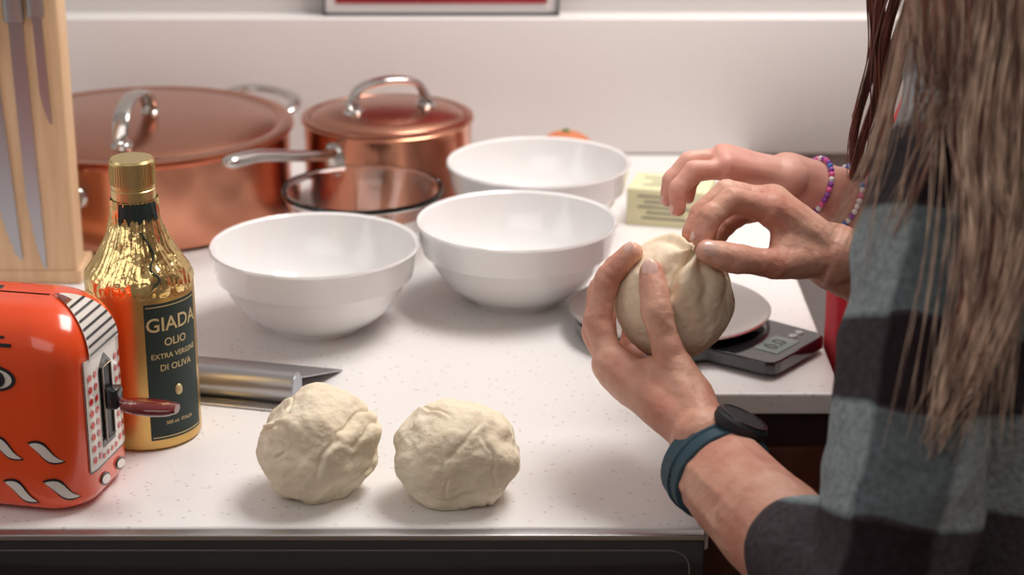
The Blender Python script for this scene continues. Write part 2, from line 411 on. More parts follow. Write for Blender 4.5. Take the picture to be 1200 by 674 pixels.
def head(parent,c,fwd,s,skin,hair,eyecol):
    f=V(fwd).normalized(); r=f.cross(V((0,0,1))).normalized(); u=r.cross(f)
    def q(a,b,d): return V(c)+(f*a+r*b+u*d)*s
    G=[[(q(-.015,0,.02),.078*s),(q(.012,0,.015),.070*s)],[(q(.02,0,0),.060*s),(q(.045,0,-.060),.034*s)],
       [(q(.03,.025,-.02),.04*s),(q(.03,-.025,-.02),.04*s),(q(.045,0,-.07),.028*s)],
       [(q(.082,0,.012),.008*s),(q(.098,0,-.014),.0095*s)],[(q(.09,.008,-.017),.007*s),(q(.09,-.008,-.017),.007*s)],
       [(q(.076,.02,.022),.011*s),(q(.076,-.02,.022),.011*s)],
       [(q(.074,.012,-.045),.010*s),(q(.074,-.012,-.045),.010*s)],
       [(q(0,.078,-.005),.010*s),(q(-.004,.080,.015),.012*s)],[(q(0,-.078,-.005),.010*s),(q(-.004,-.080,.015),.012*s)],
       [(q(-.02,0,-.04),.045*s),(q(-.035,0,-.15),.040*s)]]
    organic('head_and_neck',G,skin,parent,voxel=.003,smooth=4)
    for sg in (1,-1):
        ball('eye',q(.072,.027*sg,.008),(.011*s,)*3,M['eye'],parent,sub=3); ball('iris',q(.0815,.027*sg,.007),(.0045*s,)*3,eyecol,parent,sub=2)
        tube('eyebrow',[q(.086,.014*sg,.026),q(.085,.028*sg,.030),q(.076,.042*sg,.026)],(.002*s,.002*s),hair,parent,seg=8)
    tube('lips',cr([q(.078,-.02,-.046),q(.086,0,-.045),q(.078,.02,-.046)],5),(.003*s,.005*s),M['lip'],parent,seg=10)
    G=[[(q(-.022,0,.028),.084*s),(q(.0,0,.036),.078*s)],[(q(-.03,0,.0),.080*s),(q(-.04,0,-.06),.055*s)]]
    organic('hair_cap',G,hair,parent,voxel=.004,smooth=3)
HW=V((.250,1.135,.462)); HC=V((.300,1.425,.440))
head(woman,HW,(-.8,.15,-.45),.93,M['skin'],M['blonde'],M['leaf'])
# child
child=empty('child')
CW_=mm(188,1344,158)
CF=[[mm(143,1314,173),mm(121,1307,173),mm(110,1302,162),mm(110,1298,150)],
    [mm(142,1329,176),mm(119,1324,175),mm(107,1319,164),mm(105,1315,152)],
    [mm(144,1343,172),mm(122,1340,170),mm(111,1336,159),mm(111,1331,147)],
    [mm(149,1355,165),mm(131,1354,161),mm(122,1350,152),mm(121,1346,143)]]
CT=[mm(172,1325,152),mm(152,1307,147),mm(134,1300,142),mm(121,1297,137)]
CE=V((.300,1.385,.105))
g=hand_groups(CW_,CF,CT,[.0068,.007,.0066,.0057],.0073,palm_r=.010,wr_r=.0145)
g+=[[(CW_,.0175),(CW_.lerp(CE,.35),.020)],[(CW_.lerp(CE,.35),.020),(CE,.025)],[(CE,.025),(V((.330,1.40,.20)),.028)]]
organic('arm_and_hand',g,M['skin_c'],child,voxel=.0013,smooth=6,mod=creases(CF,.0003))
for f in CF[:2]: nail('finger_nail',f[3],f[2],V((-.9,-.1,.1)),.006,child)
organic('other_arm',[[(V((.36,1.57,.20)),.026),(V((.37,1.60,.05)),.023)],[(V((.37,1.60,.05)),.023),(V((.35,1.60,-.10)),.017)],[(V((.35,1.60,-.10)),.016),(V((.345,1.60,-.15)),.014)],
   [(V((.34,1.595,-.15)),.006),(V((.34,1.59,-.19)),.005)],[(V((.347,1.60,-.15)),.006),(V((.348,1.60,-.20)),.005)],[(V((.354,1.603,-.15)),.006),(V((.356,1.605,-.195)),.005)],[(V((.36,1.606,-.145)),.006),(V((.364,1.61,-.185)),.0045)],[(V((.335,1.59,-.12)),.007),(V((.322,1.58,-.15)),.0055)]],M['skin_c'],child,voxel=.002,smooth=4)
G=[[(V((.318,1.385,.205)),.034),(CE.lerp(V((.335,1.40,.20)),.45),.034)],[(V((.36,1.56,.205)),.034),(V((.368,1.585,.12)),.033)],
   [(V((.318,1.39,.21)),.034),(V((.36,1.55,.21)),.034),(V((.320,1.44,.06)),.084),(V((.345,1.50,.1)),.07)],
   [(V((.320,1.44,.06)),.084),(V((.345,1.50,.1)),.07),(V((.318,1.42,-.15)),.084),(V((.340,1.50,-.15)),.082)],
   [(V((.298,1.372,-.01)),.062),(V((.300,1.372,-.14)),.064)],
   [(V((.335,1.46,.24)),.034),(V((.34,1.47,.2)),.045)]]
organic('red_shirt',G,M['redshirt'],child,voxel=.004,smooth=4,mod=cloth(.0006,20,9))
G=[[(V((.335,1.43,-.16)),.075),(V((.345,1.50,-.16)),.075)],[(V((.335,1.42,-.18)),.06),(V((.335,1.42,-.45)),.042)],[(V((.335,1.42,-.45)),.042),(V((.335,1.42,-.70)),.033)],
   [(V((.345,1.51,-.18)),.06),(V((.345,1.52,-.45)),.042)],[(V((.345,1.52,-.45)),.042),(V((.345,1.52,-.70)),.033)]]
organic('jeans',G,M['jeans'],child,voxel=.006,smooth=4)
for yy in (1.42,1.52):
    organic('shoe',[[(V((.345,yy,FZ+.026)),.026),(V((.29,yy-.005,FZ+.022)),.022)],[(V((.29,yy-.005,FZ+.02)),.02),(V((.26,yy-.01,FZ+.016)),.016)]],M['shoe'],child,voxel=.004,smooth=3)
head(child,HC,(-.85,-.25,-.45),.85,M['skin_c'],M['brown'],M['leaf'])
TXT={b:textmesh(b,s) for b,s in (('GIADA',.0135),('OLIO',.0075),('EXTRA VERGINE',.0050),('DI OLIVA',.0062),('500 ml  ITALIA',.0034),('0.0',.016))}

# ---------------------------------------------------------------- room
box('floor',(-1.5,-1.2,FZ-.05),(1.7,2.05,FZ),M['floor'])
box('ceiling',(-1.5,-1.2,1.3),(1.7,2.05,1.35),M['ceil'])
box('wall_back',(-1.5,1.99,FZ),(1.7,2.05,1.3),M['wall'])
box('wall_left',(-1.55,-1.2,FZ),(-1.5,2.05,1.3),M['wall'])
box('wall_right',(1.7,-1.2,FZ),(1.75,2.05,1.3),M['wall'])
box('wall_front',(-1.5,-1.25,FZ),(1.7,-1.2,1.3),M['wall'])
box('trim_backsplash',(-1.5,1.96,0),(1.7,1.99,.137),M['splash'],bev=.002)
CX=.234
poly=[(-1.48,1.127),(.12,1.127),(.12,1.339),(CX,1.339),(CX,1.96),(-1.48,1.96)]
n=len(poly); vs=[(x,y,0) for x,y in poly]+[(x,y,-.016) for x,y in poly]
fs=[list(range(n)),list(range(n,2*n))[::-1]]+[[i,(i+1)%n,n+(i+1)%n,n+i] for i in range(n)]
ct=mk('countertop',vs,fs,M['counter'],smooth=False)
bv=ct.modifiers.new('b','BEVEL'); bv.width=.002; bv.segments=3
cab=empty('base_cabinet')
box('carcass_right',(.122,1.36,FZ),(.230,1.955,-.0165),M['cab'],cab)
box('drawer_front',(.126,1.347,-.21),(.228,1.36,-.045),M['cab'],cab,bev=.002)
box('door_front',(.126,1.347,FZ+.08),(.228,1.36,-.218),M['cab'],cab,bev=.002)
box('gap_shade_strip',(.122,1.352,-.045),(.230,1.36,-.0165),M['gap_shade'],cab)  # dark strip painted in as the shade under the counter edge
box('carcass_left',(-1.48,1.14,FZ),(-.47,1.955,-.0165),M['cab'],cab)
box('side_panel',(.105,1.14,FZ),(.119,1.36,-.0165),M['cab'],cab)
ov=empty('oven')
box('oven_body',(-.465,1.14,FZ+.05),(.10,1.9,-.018),M['steel_r'],ov)
box('top_trim',(-.465,1.1175,-.0045),(.117,1.1262,-.0008),M['steel_r'],ov,bev=.0006)
box('front_panel',(-.465,1.120,-.11),(.117,1.1262,-.005),M['blackglass'],ov,bev=.0015)
box('door',(-.465,1.116,-.50),(.117,1.1262,-.115),M['blackglass'],ov,bev=.003)
tube('door_handle',[(-.40,1.12,-.15),(-.40,1.09,-.15),(.06,1.09,-.15),(.06,1.12,-.15)],(.006,.006),M['steel'],ov)
def rr(x0,x1,z0,z1,r,y):
    out=[]
    for cx,cz,a0 in ((x1-r,z1-r,0),(x0+r,z1-r,90),(x0+r,z0+r,180),(x1-r,z0+r,270)):
        for k in range(7):
            a=math.radians(a0+15*k); out.append((cx+r*math.cos(a),y,cz+r*math.sin(a)))
    return out
tube('panel_outline',rr(-.455,.108,-.103,-.012,.012,1.1197),(.0005,.0005),M['steel_r'],ov,seg=6,up=(0,1,0),closed=True)
# ---------------------------------------------------------------- picture on ledge
pf=empty('picture_frame')
X0,X1,Z0,Z1=-.184,.046,.1375,.36
box('mat_board',(X0,1.975,Z0),(X1,1.982,Z1),M['paper'],pf)
box('print',(X0+.012,1.9735,Z0+.0115),(X1-.012,1.975,Z1-.014),M['art'],pf)
for nm,a,b in (('rail_bottom',(X0,1.970,Z0),(X1,1.983,Z0+.002)),('rail_top',(X0,1.970,Z1-.002),(X1,1.983,Z1)),
               ('rail_l',(X0,1.970,Z0),(X0+.002,1.983,Z1)),('rail_r',(X1-.002,1.970,Z0),(X1,1.983,Z1))):
    box(nm,a,b,M['frame'],pf)
# ---------------------------------------------------------------- copper pots
def copper_pot(name,c,R,H):
    p=empty(name)
    prof=[(0,0),(R*.93,0),(R*.985,.004),(R*.99,.01),(R*.99,H-.004),(R*1.02,H),(R*1.0,H+.0012),(R*.97,H-.003),(R*.965,.012),(R*.9,.005),(0,.005)]
    o=lathe('pot_body',prof,M['copper'],p,ang=30); o.location=(c[0],c[1],0)
    lid=[(R*.955,H-.004),(R*1.005,H+.0016),(R*1.01,H+.0034),(R*.975,H+.0045),(R*.93,H+.0045),(R*.915,H+.0030),(R*.90,H+.0045),(R*.7,H+.0085),(R*.4,H+.0115),(0,H+.0125),(0,H+.010),(R*.7,H+.0065),(R*.9,H+.002),(R*.955,H-.004)]
    o=lathe('lid',lid,M['copper_lid'],p,ang=50); o.location=(c[0],c[1],0)
    return p
P1=(-.332,1.773); R1=.134; H1=.079
pot1=copper_pot('copper_saute_pan',P1,R1,H1)
def strap(name,pts,a,b,parent,up):
    pp=cr(pts,10); tube(name,pp,(a,b),M['steel'],parent,seg=20,up=up,power=3)
def boss(parent,x,y,z):
    o=lathe('handle_boss',[(0,.006),(.008,.005),(.011,.001),(.0115,-.004),(0,-.004)],M['steel'],parent,seg=32); o.location=(x,y,z)
z=H1+.007
strap('lid_handle',[(-.331,1.680,z-.002),(-.332,1.682,z+.010),(-.332,1.692,z+.024),(-.330,1.722,z+.031),(-.326,1.756,z+.028),(-.324,1.775,z+.016),(-.323,1.780,z+.003)],.0072,.0030,pot1,(0,0,1))
boss(pot1,-.331,1.680,z-.001); boss(pot1,-.323,1.780,z+.002)
def side_handle(parent,C,R,ang,zz,reach,spread=17,rise=.009):
    a0=math.radians(ang); pts=[]
    for da,rr_,dz in ((-spread,R*.99,0),(-spread*1.0,R+reach*.55,rise*.5),(-spread*.62,R+reach*.95,rise*.9),(0,R+reach*1.05,rise),(spread*.62,R+reach*.95,rise*.9),(spread,R+reach*.55,rise*.5),(spread,R*.99,0)):
        a=a0+math.radians(da); pts.append((C[0]+rr_*math.cos(a),C[1]+rr_*math.sin(a),zz+dz))
    tube('side_handle',cr(pts,8),(.0062,.004),M['steel'],parent,seg=16)
    for da in (-spread,spread):
        a=a0+math.radians(da)
        o=lathe('rivet_plate',[(0,.004),(.009,.003),(.0115,0),(.0115,-.003),(0,-.003)],M['steel'],parent,seg=32)
        o.location=(C[0]+R*math.cos(a),C[1]+R*math.sin(a),zz); o.rotation_euler=(0,math.pi/2,a)
side_handle(pot1,P1,R1,52,.066,.036,17,.012)
side_handle(pot1,P1,R1,238,.052,.030)
P2=(-.1125,1.797); R2=.0765; H2=.080
pot2=copper_pot('copper_saucepan',P2,R2,H2)
z=H2+.006
strap('lid_handle',[(-.141,1.780,z),(-.142,1.781,z+.014),(-.135,1.784,z+.025),(-.112,1.790,z+.031),(-.088,1.800,z+.027),(-.079,1.804,z+.014),(-.079,1.805,z)],.0075,.0033,pot2,(0,0,1))
boss(pot2,-.141,1.780,z+.002); boss(pot2,-.079,1.805,z+.002)
hp=cr([(-.152,1.738,.066),(-.166,1.719,.067),(-.190,1.684,.077),(-.213,1.651,.086),(-.236,1.618,.089)],10)
rad=[]
for i in range(len(hp)):
    t=i/(len(hp)-1); a=.0050+.0035*t; b=.0045+.0015*t
    if t>.93: a*=math.sqrt(max(.05,1-((t-.93)/.075)**2)); b*=math.sqrt(max(.05,1-((t-.93)/.075)**2))
    rad.append((a,b))
tube('long_handle',hp,rad,M['steel'],pot2,seg=20)
ball('handle_mount',(-.153,1.738,.060),(.014,.010,.016),M['steel'],pot2)
# ---------------------------------------------------------------- bowls
def bowl(c):
    prof=[(0,.004),(.030,.004),(.031,0),(.0345,0),(.036,.004),(.048,.010),(.059,.020),(.0665,.032),(.0695,.0395),(.0710,.0415),(.0742,.0425),(.0765,.052),(.0785,.0625),(.0797,.0652),(.0788,.067),(.0765,.0655),
          (.0735,.054),(.0695,.042),(.0625,.030),(.053,.0195),(.040,.0115),(.022,.008),(0,.0075)]
    o=lathe('ceramic_bowl',prof,M['china'],seg=128,ang=28); o.location=(c[0],c[1],0); return o
bowl((-.150,1.4766)); bowl((.004,1.537)); bowl((.0229,1.704))
g=lathe('glass_bowl',[(0,0),(.033,0),(.040,.003),(.052,.020),(.061,.043),(.0645,.054),(.0675,.0575),(.0682,.060),(.0672,.0620),(.0640,.0615),(.0615,.056),(.0570,.043),(.0485,.0225),(.037,.0075),(.030,.0045),(0,.0045)],M['glass'],seg=128,ang=60)
g.location=(-.125,1.641,0)
mo=empty('round_copper_item')  # small copper-coloured thing behind the bowl, shaped here like a fruit
ball('item_body',(.050,1.835,.029),(.031,.031,.029),M['round_item'],mo)
ball('item_tip',(.050,1.835,.0575),(.004,.004,.003),M['leaf'],mo,sub=2)
yp=empty('yellow_carton')
YT=Matrix.Translation((.139,1.735,0))@Matrix.Rotation(math.radians(-14),4,'Z')
def Y_(o): o.matrix_basis=YT@o.matrix_basis; return o
Y_(box('carton',(-.036,-.012,0),(.036,.040,.034),M['yellow'],yp,bev=.0012))
for k,(w,z_) in enumerate(((.026,.0275),(.020,.0225),(.026,.0175),(.018,.0125),(.022,.0075))): Y_(box('printed_line',(-w,-.0126,z_-.0008),(w*.8,-.0118,z_+.0008),M['print'],yp))
for k,(w,y_) in enumerate(((.024,.000),(.018,.010),(.026,.022))): Y_(box('printed_line',(-w,y_,.0338),(w*.7,y_+.003,.0344),M['print'],yp))
# ---------------------------------------------------------------- knife block + knives
kb=empty('knife_block')
box('board',(-.52,1.572,.012),(-.353,1.602,.262),M['board'],kb,bev=.002)
box('foot',(-.525,1.5722,0),(-.350,1.622,.0125),M['board'],kb,bev=.002)
def knife(pts,handle,yy):
    k=empty('kitchen_knife')
    n=len(pts); vs=[(x,yy,z) for x,z in pts]+[(x,yy+.0016,z) for x,z in pts]
    fs=[list(range(n)),list(range(n,2*n))[::-1]]+[[i,(i+1)%n,n+(i+1)%n,n+i] for i in range(n)]
    mk('blade',vs,fs,M['blade'],k,smooth=False)
    (x0,z0),(x1,z1),w=handle; yh=yy-.002
    tube('handle',cr([(x0,yh,z0),(x0*.7+x1*.3,yh,z0*.7+z1*.3),(x0*.3+x1*.7,yh,z0*.3+z1*.7),(x1,yh,z1)],6),(w,.0034),M['steel_r'],k,seg=16,up=(0,1,0),power=3)
    for t in (.3,.7):
        o=lathe('rivet',[(0,.002),(.002,.0015),(.0025,0),(0,0)],M['black'],k,seg=16)
        o.location=(x0*(1-t)+x1*t,yh-.0033,z0*(1-t)+z1*t); o.rotation_euler=(math.pi/2,0,0)
def blade(xs,z0,z1,w,lean=0,serr=False):
    R=[];L=[];N=60
    for i in range(N+1):
        t=i/N; z=z0+(z1-z0)*t; ww=w*min(1,(t/.30+.02))**.55; xx=xs-lean*t
        R.append((xx,z)); e=(.0008*math.sin(i*1.9) if serr else 0)
        L.append((xx-ww+e,z))
    return R+L[::-1]
knife(blade(-.396,.022,.190,.0145,.008,serr=True),((-.410,.190),(-.416,.30),.0085),1.5695)
knife(blade(-.3770,.014,.218,.0110,.004),((-.3865,.218),(-.388,.33),.0080),1.5695)
knife(blade(-.3640,.135,.222,.0070,.002),((-.3695,.222),(-.370,.31),.0065),1.5695)
# ---------------------------------------------------------------- bottle
bt=empty('olive_oil_bottle'); B=(-.2455,1.273)
o=lathe('glass_body',[(0,0),(.033,0),(.0352,.002),(.0355,.005),(.0355,.104),(.0350,.110),(.0325,.117)],M['gold'],bt,seg=96); o.location=(*B,0)
vs=[];fs=[];seg=140
prof=cr([(.0352,.106),(.0335,.1165),(.0275,.126),(.0215,.136),(.0170,.147),(.0148,.158),(.0146,.1655)],7)
for i,(r,z) in enumerate(prof):
    for k in range(seg):
        t=2*math.pi*k/seg
        cr_=.0012*noise.noise(V((math.cos(t)*5,math.sin(t)*5,z*90)))+.0008*abs(math.sin(k*.9+3*noise.noise(V((z*50,t,0)))))
        rr2=r+cr_*(.3 if i<2 else 1); vs.append((rr2*math.cos(t),rr2*math.sin(t),z))
for i in range(len(prof)-1):
    for k in range(seg): fs.append([i*seg+k,i*seg+(k+1)%seg,(i+1)*seg+(k+1)%seg,(i+1)*seg+k])
o=mk('foil_shoulder',vs,fs,M['foil'],bt); o.location=(*B,0)
capp=[(0,.1640),(.0130,.1640),(.0145,.1645),(.0145,.172),(.0140,.1725),(.0140,.1735),(.0146,.174),(.0146,.1905),(.0135,.192),(0,.192)]
o=lathe('screw_cap',capp,M['goldcap'],bt,seg=96,ang=30); o.location=(*B,0)
for k in range(48):
    q=box('cap_rib',(.0142,-.0003,.1755),(.0150,.0003,.189),M['goldcap'],bt); q.location=(*B,0); q.rotation_euler=(0,0,2*math.pi*k/48)
vs=[];fs=[];N=40
for k in range(N+1):
    t=math.radians(-120+100*k/N); r=.0155
    zb=.1535-.006*noise.noise(V((k*.35,0,3)))-.002*math.sin(k*.7)
    vs.append((r*math.cos(t),r*math.sin(t),.1645)); vs.append(((r+.0015)*math.cos(t),(r+.0015)*math.sin(t),zb))
for k in range(N): fs.append([2*k,2*k+1,2*k+3,2*k+2])
o=mk('torn_seal',vs,fs,M['label'],bt); o.location=(*B,0)
tube('seal_thread',[V(p)+V((*B,0)) for p in cr([(.006,-.0175,.147),(.014,-.020,.134),(.013,-.0265,.125),(.019,-.029,.119),(.014,-.033,.113)],6)],(.0006,.0006),M['label'],bt,seg=6)
def cylpatch(name,r,a0,a1,z0,z1,mt,N=40):
    vs=[];fs=[]
    for k in range(N+1):
        t=math.radians(a0+(a1-a0)*k/N)
        for zz in (z0,z1): vs.append((r*math.cos(t),r*math.sin(t),zz))
    for k in range(N): fs.append([2*k,2*k+2,2*k+3,2*k+1])
    o=mk(name,vs,fs,mt,bt); o.location=(*B,0); return o
cylpatch('label',.03565,-77,-8,.008,.103,M['label'])
for z0,z1 in ((.0095,.0102),(.1005,.1012)): cylpatch('label_rule',.0358,-75,-10,z0,z1,M['gtext'])
def label_text(body,zc,ac=-43):
    v,f=TXT[body]; r=.0359; vs=[]
    for p in v:
        a=math.radians(ac)+p.x/r; vs.append((r*math.cos(a),r*math.sin(a),zc+p.y))
    o=mk('label_text',vs,f,M['gtext'],bt,smooth=False); o.location=(*B,0)
label_text('GIADA',.084); label_text('OLIO',.0735); label_text('EXTRA VERGINE',.0650); label_text('DI OLIVA',.0565); label_text('500 ml  ITALIA',.0185)
ball('label_emblem',(B[0]+.0352*math.cos(math.radians(-43)),B[1]+.0352*math.sin(math.radians(-43)),.041),(.0028,.0028,.004),M['gtext'],bt,sub=3)
# ---------------------------------------------------------------- toaster (decorated)
ts=empty('toaster'); TS=Matrix.Translation((-.262,1.136,0))@Matrix.Rotation(math.radians(-12),4,'Z')
def T_(o): o.matrix_basis=TS@o.matrix_basis; return o
L,W,H=.22,.088,.1295; RB=.026; RV=RB; RT_=.040
def section(inset,z,rc,K=10):
    out=[]
    x0,x1,y0,y1=-L+inset,-inset,inset,W-inset
    for cx,cy,a0 in ((x1-rc,y0+rc,-90),(x1-rc,y1-rc,0),(x0+rc,y1-rc,90),(x0+rc,y0+rc,180)):
        for k in range(K+1):
            a=math.radians(a0+90*k/K); out.append((cx+rc*math.cos(a),cy+rc*math.sin(a),z))
    return out
TR=RT_*.80
def top_inset(a): return TR*(1-math.cos(a)), H-TR+TR*math.sin(a)
def rc_at(ins): return max(.010,RV-ins*.40)
secs=[section(.004,.004,RV-.003),section(.0015,.0055,RV),section(0,.010,RV),section(0,H-TR,RV)]
for k in range(1,17):
    ins,zz=top_inset(math.radians(90*k/16)); secs.append(section(ins,zz,rc_at(ins)))
nS=len(secs[0]); vs=[p for s in secs for p in s]; fs=[]
for i in range(len(secs)-1):
    for k in range(nS): fs.append([i*nS+k,i*nS+(k+1)%nS,(i+1)*nS+(k+1)%nS,(i+1)*nS+k])
fs.append(list(range(nS))[::-1]); fs.append(list(range((len(secs)-1)*nS,len(secs)*nS)))
o=T_(mk('body',vs,fs,M['orange'],ts)); autosmooth(o,40)
T_(box('base_plinth',(-L+.016,.016,0),(-.016,W-.016,.006),M['black'],ts,bev=.002))
for y0 in (.035,.047):
    T_(box('bread_slot',(-L+.050,y0,H-.002),(-.066,y0+.007,H+.0005),M['ink'],ts,bev=.0008))
def wrap_end(y,z,off):
    if y<RB: a=(RB-y)/RB; return (-RB+(RB+off)*math.cos(a),RB-(RB+off)*math.sin(a),z)
    if y>W-RB: a=(y-(W-RB))/RB; return (-RB+(RB+off)*math.cos(a),W-RB+(RB+off)*math.sin(a),z)
    return (off,y,z)
def pl_end(name,pts,mt,off=.0006):
    out=[wrap_end(y,z,off) for y,z in pts]
    return T_(mk(name,out,[list(range(len(out)))],mt,ts,smooth=False))
def strip_end(name,y0,y1,z0,z1,mt,off,N=24):
    vs=[];fs=[]
    for i in range(N+1):
        y=y0+(y1-y0)*i/N
        vs+= [wrap_end(y,z0,off),wrap_end(y,z1,off)]
    for i in range(N): fs.append([2*i,2*i+2,2*i+3,2*i+1])
    return T_(mk(name,vs,fs,mt,ts))
def ell(cy,cz,ry,rz,N=20,rot=0):
    out=[]
    for k in range(N):
        a=2*math.pi*k/N; y,z=ry*math.cos(a),rz*math.sin(a)
        out.append((cy+y*math.cos(rot)-z*math.sin(rot),cz+y*math.sin(rot)+z*math.cos(rot)))
    return out
ZT=H-TR
strip_end('cream_panel',.016,.072,.024,ZT,M['cream'],.0005)
for y0,y1,z0,z1 in ((.016,.0168,.024,ZT),(.0712,.072,.024,ZT),(.016,.072,.0235,.0243)): strip_end('panel_outline',y0,y1,z0,z1,M['ink'],.0008,24)
pl_end('slot_rim_plate',[(.034,.034),(.053,.034),(.053,.086),(.0435,.0945),(.034,.086)],M['ink'],.0009)
T_(box('lever_slot',(.0004,.0375,.039),(.0016,.0495,.086),M['black'],ts,bev=.0005))
T_(tube('slot_chrome',[(.002,.037,.038),(.002,.050,.038),(.002,.050,.087),(.002,.037,.087)],(.0008,.0008),M['steel'],ts,seg=8,up=(1,0,0),closed=True))
for i in range(8):
    for y in (.0215,.0285,.0600,.0665): pl_end('red_dot',ell(y,.031+i*.0078,.0021,.0022,12),M['red'],.0010)
for i in range(4): pl_end('red_dot',ell(.0345+i*.0062,.0285,.0018,.0018,12),M['red'],.0010)
T_(box('lever_carriage',(.001,.038,.058),(.010,.049,.072),M['ink'],ts,bev=.002))
T_(tube('lever_stem',cr([(.002,.0435,.064),(.012,.0435,.061),(.022,.0435,.0595)],6),(.003,.0028),M['darkred'],ts))
lp=cr([(.012,.0435,.0605),(.020,.0435,.060),(.030,.0435,.0598),(.040,.0435,.0600),(.047,.0435,.0605)],6)
T_(tube('lever_knob',lp,[(.0030+.0065*math.sin(math.pi*min(1,.15+.8*i/(len(lp)-1)))**.7,.0018+.0030*math.sin(math.pi*min(1,.1+.85*i/(len(lp)-1)))**.7) for i in range(len(lp))],M['darkred'],ts,seg=20))
def drop(cx,cz,l,w,ang):
    out=[];N=16
    for s in (1,-1):
        rng=range(N+1) if s>0 else range(N-1,0,-1)
        for i in rng:
            t=i/N; x=(t-.5)*l; y=s*w*(math.sin(math.pi*t)**.8)*(1-.45*t)+ .35*w*math.sin(2*math.pi*t)
            out.append((cx+x*math.cos(ang)-y*math.sin(ang),cz+x*math.sin(ang)+y*math.cos(ang)))
    return out
def wrap_front(x,z,off):
    ins=0
    if z>ZT:
        s=min(1,(z-ZT)/TR); ins=TR*(1-math.cos(math.asin(s)))
    dz=off if ins else 0
    if x>-RB: a=(x+RB)/RB; return (-RB+(RB+off-ins)*math.sin(a),RB-(RB+off-ins)*math.cos(a),z+dz)
    return (x,-off+ins,z+dz)
def pl_front(name,pts,mt,off=.0005):
    cx=sum(p[0] for p in pts)/len(pts); cz=sum(p[1] for p in pts)/len(pts)
    vs=[wrap_front(cx,cz,off)]; n=len(pts); fs=[]
    for sc_ in (.35,.7,1.0):
        for x,z in pts: vs.append(wrap_front(cx+(x-cx)*sc_,cz+(z-cz)*sc_,off))
    for k in range(n):
        fs.append([0,1+k,1+(k+1)%n])
        for r_ in (0,1): fs.append([1+r_*n+k,1+(r_+1)*n+k,1+(r_+1)*n+(k+1)%n,1+r_*n+(k+1)%n])
    return T_(mk(name,vs,fs,mt,ts,smooth=False))
for (cx,cz) in ((-.022,.043),(-.014,.018),(-.048,.044),(-.040,.016),(-.070,.044),(-.066,.018),(-.094,.044),(-.09,.018),(-.118,.044),(-.114,.018),(-.145,.044),(-.14,.018),(-.168,.03)):
    pl_front('teardrop_outline',drop(cx,cz,.0265,.0054,-.50),M['ink'],.0005)
    pl_front('teardrop',drop(cx,cz,.0235,.0040,-.50),M['cream'],.0011)
for (y,z) in ((.034,.013),(.058,.013)):
    pl_end('teardrop_outline',ell(y,z,.008,.0042,16,-.3),M['ink'],.0006); pl_end('teardrop',ell(y,z,.0066,.003,16,-.3),M['cream'],.0011)
for cx in (-.052,-.15):
    pl_front('eye_outline',ell(cx,.090,.0145,.0085,24),M['ink'],.0006); pl_front('eye_white',ell(cx,.090,.0122,.0066,24),M['cream'],.0011)
    pl_front('eye_pupil',ell(cx+.003,.090,.0050,.0054,20),M['ink'],.0016)
def end_arc_patch(name,k0,k1,a0,a1,mt,off=.0005,N=12):
    """k0,k1: 0..1 across the straight part of the end face"""
    vs=[];fs=[]
    for i in range(N+1):
        a=math.radians(a0+(a1-a0)*i/N); ins,zz=top_inset(a); y0=ins+rc_at(ins); y1=W-y0
        for j in (k0,k1): vs.append((-ins+off*math.cos(a),y0+(y1-y0)*j,zz+off*math.sin(a)))
    for i in range(N): fs.append([2*i,2*i+1,2*i+3,2*i+2])
    return T_(mk(name,vs,fs,mt,ts))
end_arc_patch('ornament_cream',-.12,1.12,0,80,M['cream'],.0012)
for i in range(7):
    a0=3+i*9; end_arc_patch('ornament_line',-.10,1.1,a0,a0+2.6,M['ink'],.0017,3)
end_arc_patch('ornament_red',-.1,.45,64,84,M['darkred'],.0018,5)
def fil(name,x0,x1,a0,a1,mt,off=.0008,N=8):
    vs=[];fs=[]
    for i in range(N+1):
        a=math.radians(a0+(a1-a0)*i/N); ins,zz=top_inset(a)
        for x in (x0,x1): vs.append((x,ins-off*math.cos(a),zz+off*math.sin(a)))
    for i in range(N): fs.append([2*i,2*i+1,2*i+3,2*i+2])
    return T_(mk(name,vs,fs,mt,ts))
fil('ornament_lash',-.066,-.040,22,26,M['ink']); fil('ornament_lash',-.062,-.045,31,34,M['ink'])
for k in range(4): fil('ornament_dash',-.100-.012*k,-.093-.012*k,50,80,M['cream'])
# ---------------------------------------------------------------- bench scraper
bs=empty('bench_scraper'); BS=Matrix.Translation((-.1500,1.322,0))@Matrix.Rotation(math.radians(-14),4,'Z')
def S_(o): o.matrix_basis=BS@o.matrix_basis; return o
vs=[(-.150,.004,.0170),(.000,.004,.0170),(.012,.064,.0006),(-.132,.064,.0006),(-.150,.004,.0182),(.000,.004,.0182),(.012,.064,.0018),(-.132,.064,.0018)]
S_(mk('blade',vs,[[0,1,2,3],[4,7,6,5],[0,4,5,1],[1,5,6,2],[2,6,7,3],[3,7,4,0]],M['steel_r'],bs,smooth=False))
S_(tube('handle_tube',[(-.145,0,.0115),(0.0,0,.0115)],(.0110,.0112),M['steel_r'],bs,seg=40))
S_(tube('handle_bore',[(-.0002,0,.0115),(.0004,0,.0115)],(.0098,.0100),M['blade'],bs,seg=40))
S_(box('handle_skirt',(-.145,-.019,.0003),(-.001,-.002,.0022),M['steel'],bs,bev=.0006))
